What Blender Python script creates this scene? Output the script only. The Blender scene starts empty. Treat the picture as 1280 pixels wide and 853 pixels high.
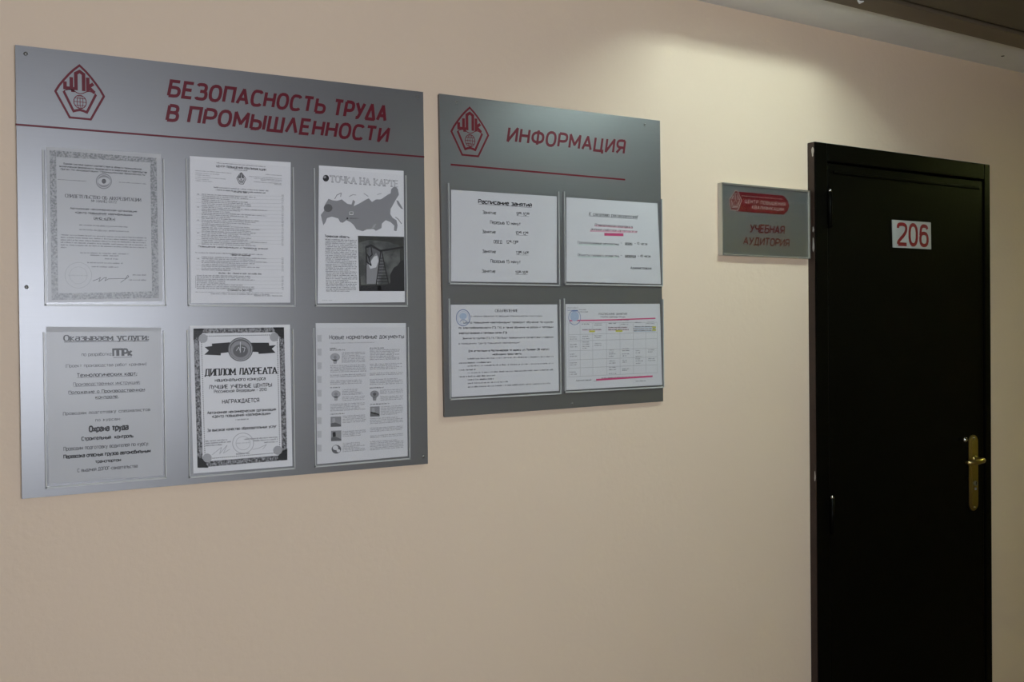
import bpy, math, random
from mathutils import Vector, Matrix

# ------------------------------------------------------------------ camera
FPX, YAW, PITCH, ROLL = 1254.7, 0.5647, -0.0119, -0.0107
CAM = Vector((0.0, -2.0341, 1.5621))
cy, sy, cp, sp = math.cos(YAW), math.sin(YAW), math.cos(PITCH), math.sin(PITCH)
fwd = Vector((sy*cp, cy*cp, sp)); rt = Vector((cy, -sy, 0)); up = rt.cross(fwd)
cr, sr = math.cos(ROLL), math.sin(ROLL)
RT = cr*rt + sr*up; UP = -sr*rt + cr*up
cam_data = bpy.data.cameras.new('camera'); cam = bpy.data.objects.new('camera', cam_data)
bpy.context.scene.collection.objects.link(cam)
cam.matrix_world = Matrix(((RT.x, UP.x, -fwd.x, CAM.x), (RT.y, UP.y, -fwd.y, CAM.y), (RT.z, UP.z, -fwd.z, CAM.z), (0, 0, 0, 1)))
cam_data.sensor_width = 36; cam_data.lens = FPX/1280*36; cam_data.clip_start = .02
scene = bpy.context.scene
scene.camera = cam

# ------------------------------------------------------------------ world, lights, exposure
SKY = (0.86, 0.90, 1.0); SKY_STRENGTH = 13.0
TUBE_COL = (0.82, 1.03, 1.0); TUBE_STRENGTH = 134.0
FILL_COL = (0.92, 1.03, 0.34); FILL_STRENGTH = 42.0
world = bpy.data.worlds.new('sky'); scene.world = world; world.use_nodes = True
bgn = world.node_tree.nodes['Background']
bgn.inputs[0].default_value = SKY + (1,); bgn.inputs[1].default_value = SKY_STRENGTH
WX0, WX1, WZ0, WZ1, WY = -0.42, 1.22, 1.15, 2.12, -3.0      # window in the opposite wall
pl = bpy.data.lights.new('window_portal', 'AREA'); pl.shape = 'RECTANGLE'; pl.size = WX1-WX0; pl.size_y = WZ1-WZ0
pl.cycles.is_portal = True
po = bpy.data.objects.new('window_portal', pl); scene.collection.objects.link(po)
po.location = ((WX0+WX1)/2, WY-.21, (WZ0+WZ1)/2); po.rotation_euler = (math.pi/2, 0, 0)
vs = scene.view_settings
vs.view_transform = 'Standard'; vs.look = 'None'; vs.exposure = 0.12; vs.gamma = 1.0; vs.use_curve_mapping = False
scene.cycles.max_bounces = 10; scene.cycles.diffuse_bounces = 6

# ------------------------------------------------------------------ helpers
def plane(px, py, y=0.0):
    """the point of the upright plane at depth y that the photograph shows at pixel (px, py)"""
    v = RT*((px-640)/FPX) + UP*(-(py-426.5)/FPX) + fwd
    return CAM + v*((y-CAM.y)/v.y)

def crop(x0, y0, s):
    return lambda x, y: (x0+x/s, y0+y/s)

def link(o, parent=None):
    scene.collection.objects.link(o)
    if parent: o.parent = parent
    return o

def tag(o, label, cat, group=None):
    o['label'] = label; o['category'] = cat
    if group: o['group'] = group
    return o

def empty(name, loc=(0, 0, 0), parent=None):
    o = bpy.data.objects.new(name, None); o.location = loc; o.empty_display_size = .05
    return link(o, parent)

class MB:
    def __init__(s): s.v = []; s.f = []
    def face(s, pts):
        n = len(s.v); s.v += [tuple(p) for p in pts]; s.f.append(tuple(range(n, n+len(pts))))
    def box(s, a, b):
        x0, y0, z0 = a; x1, y1, z1 = b
        s.hexa([(x0, y0, z0), (x1, y0, z0), (x1, y0, z1), (x0, y0, z1)], [(x0, y1, z0), (x1, y1, z0), (x1, y1, z1), (x0, y1, z1)])
    def hexa(s, front, back):
        n = len(s.v); k = len(front); s.v += [tuple(p) for p in front] + [tuple(p) for p in back]
        s.f.append(tuple(range(n, n+k))); s.f.append(tuple(range(n+2*k-1, n+k-1, -1)))
        for i in range(k):
            j = (i+1) % k; s.f.append((n+i, n+k+i, n+k+j, n+j))
    def tube(s, pts, rads, seg=12, caps=True):
        pts = [Vector(p) for p in pts]; n0 = len(s.v)
        if not hasattr(rads, '__len__'): rads = [rads]*len(pts)
        ref = None
        for i, p in enumerate(pts):
            d = (pts[min(i+1, len(pts)-1)]-pts[max(i-1, 0)]).normalized()
            if ref is None: ref = d.orthogonal().normalized()
            a = (ref-d*ref.dot(d)).normalized(); b = d.cross(a); ref = a
            for k in range(seg):
                t = 2*math.pi*k/seg
                s.v.append(tuple(p+(a*math.cos(t)+b*math.sin(t))*rads[i]))
        for i in range(len(pts)-1):
            for k in range(seg):
                k2 = (k+1) % seg
                s.f.append((n0+i*seg+k, n0+i*seg+k2, n0+(i+1)*seg+k2, n0+(i+1)*seg+k))
        if caps:
            s.f.append(tuple(n0+k for k in range(seg-1, -1, -1)))
            m = n0+(len(pts)-1)*seg; s.f.append(tuple(m+k for k in range(seg)))
    def build(s, name, mat, parent=None, smooth=False, bevel=0, kind=None):
        me = bpy.data.meshes.new(name); me.from_pydata(s.v, [], s.f); me.materials.append(mat)
        if smooth:
            for p in me.polygons: p.use_smooth = True
        o = bpy.data.objects.new(name, me); link(o, parent)
        if parent:      # parents are unrotated: keep world coordinates
            w = Vector((0, 0, 0)); q = parent
            while q: w += Vector(q.location); q = q.parent
            o.location = -w
        if bevel:
            m = o.modifiers.new('bevel', 'BEVEL'); m.width = bevel; m.segments = 2; m.limit_method = 'ANGLE'
        if kind: o['kind'] = kind
        return o

# ------------------------------------------------------------------ materials
def mat(name, col, rough=.6, metal=0.0, spec=.5, noise=None, bump=None, emit=None, aniso=0):
    m = bpy.data.materials.new(name); m.use_nodes = True; nt = m.node_tree; b = nt.nodes['Principled BSDF']
    b.inputs['Base Color'].default_value = tuple(col)+(1,); b.inputs['Roughness'].default_value = rough
    b.inputs['Metallic'].default_value = metal; b.inputs['Specular IOR Level'].default_value = spec
    if aniso: b.inputs['Anisotropic'].default_value = aniso
    tc = nt.nodes.new('ShaderNodeTexCoord')
    if noise:                      # (scale xyz, amount)
        sc, amt = noise
        mp = nt.nodes.new('ShaderNodeMapping'); mp.inputs['Scale'].default_value = sc if hasattr(sc, '__len__') else (sc,)*3
        n = nt.nodes.new('ShaderNodeTexNoise'); n.inputs['Scale'].default_value = 1; n.inputs['Detail'].default_value = 4
        nt.links.new(tc.outputs['Object'], mp.inputs[0]); nt.links.new(mp.outputs[0], n.inputs[0])
        mx = nt.nodes.new('ShaderNodeMix'); mx.data_type = 'RGBA'
        mx.inputs[6].default_value = tuple(c*(1-amt) for c in col)+(1,); mx.inputs[7].default_value = tuple(min(1, c*(1+amt)) for c in col)+(1,)
        nt.links.new(n.outputs[0], mx.inputs[0]); nt.links.new(mx.outputs[2], b.inputs['Base Color'])
    if bump:                       # (scale, distance)
        n = nt.nodes.new('ShaderNodeTexNoise'); n.inputs['Scale'].default_value = bump[0]; n.inputs['Detail'].default_value = 5
        nt.links.new(tc.outputs['Object'], n.inputs[0])
        bp = nt.nodes.new('ShaderNodeBump'); bp.inputs['Distance'].default_value = bump[1]
        nt.links.new(n.outputs[0], bp.inputs['Height']); nt.links.new(bp.outputs[0], b.inputs['Normal'])
    if emit:
        b.inputs['Emission Color'].default_value = tuple(emit[0])+(1,); b.inputs['Emission Strength'].default_value = emit[1]
    return m

def print_mat(name, dark, light, scale):
    m = mat(name, dark, .6); nt = m.node_tree; b = nt.nodes['Principled BSDF']
    tc = nt.nodes.new('ShaderNodeTexCoord'); n = nt.nodes.new('ShaderNodeTexNoise'); n.inputs['Scale'].default_value = scale; n.inputs['Detail'].default_value = 3
    cr2 = nt.nodes.new('ShaderNodeValToRGB'); cr2.color_ramp.elements[0].position = .38; cr2.color_ramp.elements[0].color = tuple(dark)+(1,)
    cr2.color_ramp.elements[1].position = .62; cr2.color_ramp.elements[1].color = tuple(light)+(1,)
    nt.links.new(tc.outputs['Object'], n.inputs[0]); nt.links.new(n.outputs[0], cr2.inputs[0]); nt.links.new(cr2.outputs[0], b.inputs['Base Color'])
    return m

def clear_mat(name, gloss, rough, tint=(1, 1, 1), haze=0.0):
    m = bpy.data.materials.new(name); m.use_nodes = True; nt = m.node_tree; nt.nodes.clear()
    out = nt.nodes.new('ShaderNodeOutputMaterial'); tr = nt.nodes.new('ShaderNodeBsdfTransparent'); tr.inputs[0].default_value = tint+(1,)
    gl = nt.nodes.new('ShaderNodeBsdfGlossy'); gl.inputs['Roughness'].default_value = rough
    fr = nt.nodes.new('ShaderNodeFresnel'); fr.inputs[0].default_value = 1.45
    mu = nt.nodes.new('ShaderNodeMath'); mu.operation = 'MULTIPLY'; mu.inputs[1].default_value = gloss
    nt.links.new(fr.outputs[0], mu.inputs[0])
    mx = nt.nodes.new('ShaderNodeMixShader'); nt.links.new(mu.outputs[0], mx.inputs[0])
    base = tr
    if haze:
        df = nt.nodes.new('ShaderNodeBsdfDiffuse'); df.inputs[0].default_value = (.6, .6, .6, 1)
        m2 = nt.nodes.new('ShaderNodeMixShader'); m2.inputs[0].default_value = haze
        nt.links.new(tr.outputs[0], m2.inputs[1]); nt.links.new(df.outputs[0], m2.inputs[2]); base = m2
    nt.links.new(base.outputs[0], mx.inputs[1]); nt.links.new(gl.outputs[0], mx.inputs[2]); nt.links.new(mx.outputs[0], out.inputs[0])
    return m

M = {}
M['wall'] = mat('painted plaster', (.72, .575, .43), .75, noise=(1.6, .025), bump=(55, .0009))
M['back'] = mat('painted plaster far wall', (.55, .47, .30), .8)
M['white'] = mat('white plaster', (.78, .79, .79), .85, noise=(9, .05), bump=(40, .001))
M['brown'] = mat('brown painted trim', (.13, .10, .065), .5, noise=((3, 40, 40), .15))
M['brown_panel'] = mat('brown ceiling board', (.10, .08, .05), .6, noise=((2, 20, 20), .2))
M['floor'] = mat('floor linoleum', (.20, .15, .11), .4, noise=(6, .2))
M['board'] = mat('brushed aluminium composite', (.21, .212, .217), .37, metal=.68, noise=((6, 6, 900), .04))
M['board_edge'] = mat('composite edge', (.10, .10, .10), .5)
M['crimson'] = mat('crimson vinyl', (.115, .004, .013), .4, spec=.3)
M['crimson_b'] = mat('red vinyl', (.14, .005, .013), .4, spec=.3)
M['paper'] = mat('paper', (.60, .60, .61), .6, noise=(25, .02))
M['paper_w'] = mat('white paper', (.70, .70, .71), .6, noise=(25, .02))
M['ink_f'] = mat('faint ink', (.45, .45, .46), .5)
M['paper_g'] = mat('paper copy tone', (.47, .475, .48), .6, noise=(25, .03))
M['ink'] = mat('black ink', (.012, .012, .013), .6, spec=.3)
M['ink_g'] = mat('grey ink', (.10, .10, .105), .6)
M['ink_l'] = mat('light grey ink', (.34, .34, .35), .5)
M['ink_m'] = mat('mid grey ink', (.24, .24, .25), .5)
M['blue'] = mat('blue stamp ink', (.13, .19, .36), .5)
M['blue_l'] = mat('pale blue stamp ink', (.36, .44, .56), .5)
M['pink'] = mat('pink highlighter', (.55, .06, .17), .5)
M['pink_l'] = mat('pale pink highlighter', (.60, .36, .42), .5)
M['yellow'] = mat('yellow highlighter', (.55, .52, .07), .5)
M['green_l'] = mat('pale green highlighter', (.45, .58, .52), .5)
M['ink_d'] = mat('dark photo print', (.022, .023, .018), .6, noise=(60, .5))
M['guilloche'] = print_mat('guilloche print', (.19, .20, .205), (.40, .405, .41), 330)
M['ornament'] = print_mat('ornament print', (.02, .02, .022), (.28, .28, .29), 330)
M['ink_s'] = print_mat('dull photo sky', (.04, .043, .04), (.11, .115, .105), 40)
M['door'] = mat('dark door enamel', (.0022, .002, .0014), .36, spec=.045, bump=(90, .0003))
M['door_brown'] = mat('brown primer edge', (.028, .013, .009), .5, noise=(30, .6))
M['chip'] = mat('chipped bare steel', (.45, .42, .38), .4)
M['brass'] = mat('satin brass', (.42, .32, .13), .32, metal=1.0)
M['chrome'] = mat('chrome', (.75, .75, .74), .12, metal=1.0)
M['steel'] = mat('dull steel', (.30, .30, .28), .45, metal=.9)
M['acryl'] = clear_mat('clear acrylic', .35, .05)
M['pocket'] = clear_mat('clear pocket film', .22, .2, haze=.012)
M['strip'] = mat('milky plastic strip', (.46, .47, .45), .3)
M['strip_shade'] = mat('grey painted shade', (.20, .21, .22), .3)
M['sign_grey'] = mat('silver sign plate', (.24, .25, .25), .45, metal=.6)
M['cream'] = mat('cream acrylic edge', (.62, .60, .52), .3)
M['sign_txt'] = mat('pale vinyl', (.42, .34, .30), .5)
M['plate'] = mat('white number plate', (.40, .41, .40), .4)
M['num_red'] = mat('red numerals', (.19, .004, .014), .4)
M['winframe'] = mat('white window frame', (.7, .7, .7), .4)
M['lamp_house'] = mat('white lamp housing', (.75, .75, .73), .4)
M['tube'] = mat('fluorescent tube', (.9, .9, .85), .4, emit=(TUBE_COL, TUBE_STRENGTH))
M['tube_fill'] = mat('added warm fill tube', (.9, .9, .8), .4, emit=(FILL_COL, FILL_STRENGTH))
M['cap'] = mat('tube cap', (.5, .5, .5), .4, metal=.8)

# ------------------------------------------------------------------ structure
X0, X1 = -3.2, 7.0
ZC = 2.448
DX0, DX1, DZ1 = 2.348, 3.235, 2.107
m = MB()
m.box((X0, 0, 0), (DX0+.02, .12, ZC+.15)); m.box((DX1-.02, 0, 0), (X1, .12, ZC+.15)); m.box((DX0+.02, 0, DZ1-.02), (DX1-.02, .12, ZC+.15))
o = m.build('wall_front', M['wall']); o['kind'] = 'structure'
m = MB()
m.box((X0, WY-.2, 0), (WX0, WY, ZC+.15)); m.box((WX1, WY-.2, 0), (X1, WY, ZC+.15))
m.box((WX0, WY-.2, 0), (WX1, WY, WZ0)); m.box((WX0, WY-.2, WZ1), (WX1, WY, ZC+.15))
o = m.build('wall_back', M['back']); o['kind'] = 'structure'
m = MB(); m.box((X0-.1, WY-.2, 0), (X0, .12, ZC+.15)); o = m.build('wall_left', M['back']); o['kind'] = 'structure'
m = MB(); m.box((X1, WY-.2, 0), (X1+.1, .12, ZC+.15)); o = m.build('wall_right', M['back']); o['kind'] = 'structure'
m = MB(); m.box((X0-.1, WY-.2, -.1), (X1+.1, .12, 0)); o = m.build('floor', M['floor']); o['kind'] = 'structure'
# window opposite
m = MB()
for a, b in (((WX0, WZ0), (WX0+.05, WZ1)), ((WX1-.05, WZ0), (WX1, WZ1)), ((WX0, WZ0), (WX1, WZ0+.05)), ((WX0, WZ1-.05), (WX1, WZ1)), (((WX0+WX1)/2-.03, WZ0), ((WX0+WX1)/2+.03, WZ1))):
    m.box((a[0], WY-.13, a[1]), (b[0], WY-.08, b[1]))
wf = m.build('window_1', M['winframe']); wf['kind'] = 'structure'
for a, b in ((WX0+.05, (WX0+WX1)/2-.03), ((WX0+WX1)/2+.03, WX1-.05)):
    m = MB(); m.box((a, WY-.108, WZ0+.05), (b, WY-.102, WZ1-.05)); m.build('pane', M['acryl'], wf)
# ceiling: white plaster strip along the wall, brown edge profile, lower brown boards with a recessed lamp
YA, YB = -.200, -.286
LX0, LX1, LY0, LY1, LZ = 1.85, 2.26, -1.15, -.385, ZC
m = MB(); m.box((X0, YA-.01, ZC), (X1, 0, ZC+.04)); cl = m.build('ceiling', M['white']); cl['kind'] = 'structure'
p = Vector((2.99, -.115, ZC)); p = CAM + (plane(1253.5, 70)-CAM)*((ZC-CAM.z)/(plane(1253.5, 70).z-CAM.z))
m = MB(); m.tube([(p.x, p.y, ZC-.001), (p.x, p.y, ZC+.004)], .0055, 10); m.build('screw', M['ink'], cl)
m = MB(); m.box((X0, YB, ZC-.012), (X1, YA, ZC+.03)); t1 = m.build('trim_1', M['brown'], bevel=.003); t1['kind'] = 'structure'
p = CAM + (plane(1076, 1)-CAM)*((ZC-.012-CAM.z)/(plane(1076, 1).z-CAM.z))
m = MB(); m.tube([(p.x-.012, p.y, ZC-.013), (p.x, p.y+.004, ZC-.015), (p.x+.008, p.y-.003, ZC-.013)], [.002, .0045, .002], 8); m.build('plaster_drip', M['white'], t1, smooth=True)
m = MB()      # boards: everything beyond the groove, with the lamp opening left out
yg = YB-.012
FX0, FX1 = 4.7, 5.9                                              # an added lamp out of view, brightening the wall on the right
m.box((X0, LY1, ZC-.004), (X1, yg, ZC+.02)); m.box((X0, WY, ZC-.004), (X1, LY0, ZC+.02))
for a, b in ((X0, LX0), (LX1, FX0), (FX1, X1)): m.box((a, LY0, ZC-.004), (b, LY1, ZC+.02))
m.box((X0, yg, ZC+.02), (X1, YB, ZC+.03))
sc_ = m.build('suspended_ceiling', M['brown_panel']); sc_['kind'] = 'structure'
# lamps: white boxes open below, two tubes each
def ceiling_light(x0, x1, h, ys, tube, label):
    lamp = empty('ceiling_light', ((x0+x1)/2, (LY0+LY1)/2, LZ)); tag(lamp, label, 'lamp')
    m = MB()
    m.box((x0, LY0, LZ+h), (x1, LY1, LZ+h+.01)); m.box((x0-.005, LY0, LZ-.004), (x0, LY1, LZ+h)); m.box((x1, LY0, LZ-.004), (x1+.005, LY1, LZ+h))
    m.box((x0, LY0-.005, LZ-.004), (x1, LY0, LZ+h)); m.box((x0, LY1, LZ-.004), (x1, LY1+.005, LZ+h))
    m.build('housing', M['lamp_house'], lamp)
    for yt in ys:
        m = MB(); m.tube([(x0+.07, yt, LZ+h-.035), (x1-.07, yt, LZ+h-.035)], .013, 12); tb = m.build('tube', tube, lamp, smooth=True)
        for xa, xb in ((x0+.03, x0+.07), (x1-.07, x1-.03)):
            m = MB(); m.tube([(xa, yt, LZ+h-.035), (xb, yt, LZ+h-.035)], .014, 12); m.build('end_cap', M['cap'], tb)
ceiling_light(LX0, LX1, .20, (-.88, -1.0), M['tube'], 'recessed short fluorescent ceiling light just left of the black door')
ceiling_light(FX0, FX1, .10, (-.65, -.90), M['tube_fill'], 'added unseen yellowish fill light in the ceiling further right along the corridor')

# ------------------------------------------------------------------ stroke lettering
def chaikin(pts, closed, n=2):
    for _ in range(n):
        out = []; k = len(pts)
        if not closed: out.append(pts[0])
        for i in range(k if closed else k-1):
            a, b = pts[i], pts[(i+1) % k]
            if closed or i > 0: out.append((a[0]*.75+b[0]*.25, a[1]*.75+b[1]*.25))
            if closed or i < k-2: out.append((a[0]*.25+b[0]*.75, a[1]*.25+b[1]*.75))
        if not closed: out.append(pts[-1])
        pts = out
    return pts

# glyph: (width, [stroke...]); stroke = (mode, points) with mode '' straight, 's' smooth, 'o' smooth closed, 'c' straight closed
G = {}
def g(ch, w, *st):
    G[ch] = (w, [(s[0], s[1:]) for s in st])
O_ = ('o', (0, 0), (.6, 0), (.6, 1), (0, 1))
g('А', .62, ('', (0, 0), (.31, 1), (.62, 0)), ('', (.11, .32), (.51, .32)))
g('Б', .56, ('', (.52, 1), (0, 1), (0, 0)), ('s', (0, .58), (.56, .58), (.56, 0), (0, 0)))
g('В', .56, ('', (0, 0), (0, 1)), ('s', (0, 1), (.52, 1), (.52, .53), (0, .53)), ('s', (0, .53), (.58, .53), (.58, 0), (0, 0)))
g('Г', .5, ('', (0, 0), (0, 1), (.5, 1)))
g('Д', .66, ('', (0, -.18), (0, 0), (.66, 0), (.66, -.18)), ('', (.1, 0), (.2, 1), (.56, 1), (.56, 0)))
g('Е', .5, ('', (.5, 1), (0, 1), (0, 0), (.5, 0)), ('', (0, .52), (.44, .52)))
g('Ж', .84, ('', (.42, 0), (.42, 1)), ('', (.02, 1), (.4, .5), (0, 0)), ('', (.82, 1), (.44, .5), (.84, 0)))
g('З', .54, ('s', (0, .88), (.06, 1), (.5, 1), (.5, .53), (.18, .53)), ('s', (.18, .53), (.56, .53), (.56, 0), (.04, 0), (0, .12)))
g('И', .56, ('', (0, 1), (0, 0), (.56, 1), (.56, 0)))
g('Й', .56, ('', (0, 1), (0, 0), (.56, 1), (.56, 0)), ('s', (.14, 1.24), (.28, 1.1), (.42, 1.24)))
g('К', .56, ('', (0, 0), (0, 1)), ('', (.54, 1), (.04, .5), (.58, 0)))
g('Л', .58, ('', (0, 0), (.08, .06), (.18, 1), (.58, 1), (.58, 0)))
g('М', .7, ('', (0, 0), (0, 1), (.35, .25), (.7, 1), (.7, 0)))
g('Н', .56, ('', (0, 0), (0, 1)), ('', (.56, 0), (.56, 1)), ('', (0, .52), (.56, .52)))
g('О', .6, O_); g('0', .5, ('o', (0, 0), (.52, 0), (.52, 1), (0, 1)))
g('П', .56, ('', (0, 0), (0, 1), (.56, 1), (.56, 0)))
g('Р', .54, ('', (0, 0), (0, 1)), ('s', (0, 1), (.56, 1), (.56, .42), (0, .42)))
g('С', .56, ('s', (.56, .86), (.5, 1), (0, 1), (0, 0), (.5, 0), (.56, .14)))
g('Т', .58, ('', (0, 1), (.58, 1)), ('', (.29, 1), (.29, 0)))
g('У', .58, ('', (0, 1), (.31, .38)), ('s', (.58, 1), (.24, .06), (.16, 0), (.04, 0)))
g('Ф', .74, ('', (.37, -.05), (.37, 1.05)), ('o', (0, .14), (.74, .14), (.74, .86), (0, .86)))
g('Х', .58, ('', (0, 0), (.58, 1)), ('', (0, 1), (.58, 0)))
g('Ц', .62, ('', (0, 1), (0, 0), (.62, 0), (.62, -.2)), ('', (.52, 0), (.52, 1)))
g('Ч', .52, ('s', (0, 1), (0, .44), (.52, .44)), ('', (.52, 1), (.52, 0)))
g('Ш', .8, ('', (0, 1), (0, 0), (.8, 0), (.8, 1)), ('', (.4, 0), (.4, 1)))
g('Щ', .88, ('', (0, 1), (0, 0), (.88, 0), (.88, -.2)), ('', (.39, 0), (.39, 1)), ('', (.78, 0), (.78, 1)))
g('Ъ', .66, ('', (0, 1), (.16, 1), (.16, 0)), ('s', (.16, .56), (.68, .56), (.68, 0), (.16, 0)))
g('Ы', .74, ('', (0, 1), (0, 0)), ('s', (0, .56), (.52, .56), (.52, 0), (0, 0)), ('', (.74, 1), (.74, 0)))
g('Ь', .54, ('', (0, 1), (0, 0)), ('s', (0, .56), (.56, .56), (.56, 0), (0, 0)))
g('Э', .56, ('s', (0, .86), (.06, 1), (.56, 1), (.56, 0), (.06, 0), (0, .14)), ('', (.2, .52), (.52, .52)))
g('Ю', .8, ('', (0, 0), (0, 1)), ('', (0, .52), (.26, .52)), ('o', (.26, 0), (.8, 0), (.8, 1), (.26, 1)))
g('Я', .56, ('', (.56, 0), (.56, 1)), ('s', (.56, 1), (0, 1), (0, .44), (.56, .44)), ('', (.3, .44), (0, 0)))
g('Δ', .62, ('c', (0, 0), (.31, 1), (.62, 0))); g('Λ', .6, ('', (0, 0), (.3, 1), (.6, 0)))
g('1', .3, ('', (0, .78), (.22, 1), (.22, 0))); g('2', .5, ('s', (0, .8), (0, 1), (.5, 1), (.5, .6), (0, .12), (0, 0)), ('', (0, 0), (.52, 0)))
g('3', .5, *[('s',)+s[1] for s in G['З'][1]]); g('4', .52, ('', (.4, 0), (.4, 1), (0, .28), (.52, .28)))
g('5', .5, ('', (.46, 1), (.06, 1), (.03, .56)), ('s', (.03, .56), (.5, .66), (.54, 0), (.04, 0), (0, .12)))
g('6', .52, ('s', (.5, .84), (.44, 1), (.06, 1), (0, .5)), ('o', (0, 0), (.52, 0), (.52, .62), (0, .62)))
g('7', .5, ('', (0, 1), (.5, 1), (.16, 0))); g('8', .5, ('o', (.03, .5), (.49, .5), (.49, 1), (.03, 1)), ('o', (0, 0), (.52, 0), (.52, .54), (0, .54)))
g('9', .52, ('s', (.02, .16), (.08, 0), (.46, 0), (.52, .5)), ('o', (0, .38), (.52, .38), (.52, 1), (0, 1)))
g('.', .1, ('', (0, 0), (.1, 0), (.1, .1))); g(',', .1, ('', (.08, .1), (0, -.16))); g(':', .1, ('', (0, 0), (.1, 0), (.1, .1)), ('', (0, .5), (.1, .5), (.1, .6)))
g(';', .1, ('', (.08, .1), (0, -.16)), ('', (0, .5), (.1, .5), (.1, .6))); g('-', .34, ('', (.02, .4), (.32, .4))); g('–', .5, ('', (0, .4), (.5, .4)))
g('«', .4, ('', (.18, .62), (.02, .38), (.18, .14)), ('', (.38, .62), (.22, .38), (.38, .14))); g('»', .4, ('', (.02, .62), (.18, .38), (.02, .14)), ('', (.22, .62), (.38, .38), (.22, .14)))
g('(', .2, ('s', (.2, 1.1), (0, .8), (0, .1), (.2, -.15))); g(')', .2, ('s', (0, 1.1), (.2, .8), (.2, .1), (0, -.15))); g('!', .1, ('', (.05, 1), (.05, .3)), ('', (.05, .1), (.05, 0)))
g('"', .22, ('', (.02, 1), (.02, .74)), ('', (.2, 1), (.2, .74))); g('№', .95, ('', (0, 0), (0, 1), (.5, 0), (.5, 1)), ('o', (.65, .3), (.95, .3), (.95, .75), (.65, .75)))
g(' ', .32)
for a, b in zip('AEOPCKHBTMX', 'АЕОРСКНВТМХ'): G[a] = G[b]
XH = .72
for up_, lo in zip('ВГДЖЗИЙКЛМНОПСТХЦЧШЩЪЫЬЭЮЯ', 'вгджзийклмнопстхцчшщъыьэюя'):
    w_, st = G[up_]; G[lo] = (w_*.86, [(md, [(x*.86, y*XH) for x, y in pp]) for md, pp in st])
g('а', .46, ('s', (.03, .6), (.08, .72), (.46, .72), (.46, .5), (.46, .3), (.46, 0)), ('s', (.46, .42), (0, .42), (0, 0), (.36, 0), (.46, .14)))
g('б', .5, ('o', (0, 0), (.5, 0), (.5, .66), (0, .66)), ('s', (0, .36), (0, .9), (.3, .92), (.46, 1.02)))
g('е', .48, ('s', (0, .38), (.48, .38), (.48, .72), (0, .72), (0, 0), (.4, 0), (.46, .12)))
g('ё', .48, *[(md,)+tuple(pp) for md, pp in G['е'][1]])
g('р', .48, ('', (0, .72), (0, -.26)), ('o', (0, 0), (.5, 0), (.5, .72), (0, .72)))
g('у', .48, ('', (0, .72), (.25, .06)), ('s', (.48, .72), (.2, -.22), (.12, -.26), (0, -.26)))
g('ф', .66, ('', (.33, -.26), (.33, 1)), ('o', (0, 0), (.66, 0), (.66, .72), (0, .72)))

LIFT = [0]
def stroke(mb, pts, closed, wx, wy, put):
    """a flat mitred band along pts, cut at sharp turns; wx, wy are its thickness for upright and for level strokes.
    Bands that cross lie a hair apart in depth, like layers of vinyl or ink."""
    pts = [tuple(p) for p in pts]; k = len(pts)
    if k < 2: return
    def dr(a, b):
        d = (b[0]-a[0], b[1]-a[1]); l = math.hypot(*d) or 1e-9; return (d[0]/l, d[1]/l)
    def sharp(i):
        a, b = dr(pts[i-1], pts[i]), dr(pts[i], pts[(i+1) % k]); return a[0]*b[0]+a[1]*b[1] < -.15
    if closed:
        cuts = [i for i in range(k) if sharp(i)]
        if not cuts: band(mb, pts, True, wx, wy, put); return
        pts = pts[cuts[0]:]+pts[:cuts[0]+1]; k = len(pts); cuts = [0]+[i for i in range(1, k-1) if sharp(i)]+[k-1]
    else: cuts = [0]+[i for i in range(1, k-1) if sharp(i)]+[k-1]
    for j, (a, b) in enumerate(zip(cuts[:-1], cuts[1:])):
        q = list(pts[a:b+1]); e = .22*min(wx, wy)
        if closed or j > 0:
            d = dr(q[0], q[1]); q[0] = (q[0][0]-d[0]*e, q[0][1]-d[1]*e)
        if closed or j < len(cuts)-2:
            d = dr(q[-2], q[-1]); q[-1] = (q[-1][0]+d[0]*e, q[-1][1]+d[1]*e)
        band(mb, q, False, wx, wy, put)

def band(mb, pts, closed, wx, wy, put):
    k = len(pts)
    LIFT[0] = (LIFT[0]+1) % 7; lift = LIFT[0]*1.2e-5
    L = []; R = []
    for i in range(k):
        def dr(a, b):
            d = (b[0]-a[0], b[1]-a[1]); l = math.hypot(*d) or 1e-9; return (d[0]/l, d[1]/l)
        ds = []
        if closed or i > 0: ds.append(dr(pts[i-1], pts[i]))
        if closed or i < k-1: ds.append(dr(pts[i], pts[(i+1) % k]))
        if len(ds) == 1: n = (-ds[0][1], ds[0][0]); sc = 1
        else:
            n1 = (-ds[0][1], ds[0][0]); n2 = (-ds[1][1], ds[1][0]); n = (n1[0]+n2[0], n1[1]+n2[1]); l = math.hypot(*n)
            if l < .3: n = n1; sc = 1
            else: n = (n[0]/l, n[1]/l); sc = min(2.0, 1/max(.2, n[0]*n1[0]+n[1]*n1[1]))
        ox, oy = n[0]*wx/2*sc, n[1]*wy/2*sc
        L.append((pts[i][0]+ox, pts[i][1]+oy)); R.append((pts[i][0]-ox, pts[i][1]-oy))
    n0 = len(mb.v)
    for a, b in zip(L, R):
        for c in (a, b):
            p = put(*c); mb.v.append((p[0], p[1]-lift, p[2]))
    for i in range(k if closed else k-1):
        j = (i+1) % k; mb.f.append((n0+2*i, n0+2*i+1, n0+2*j+1, n0+2*j))

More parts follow.
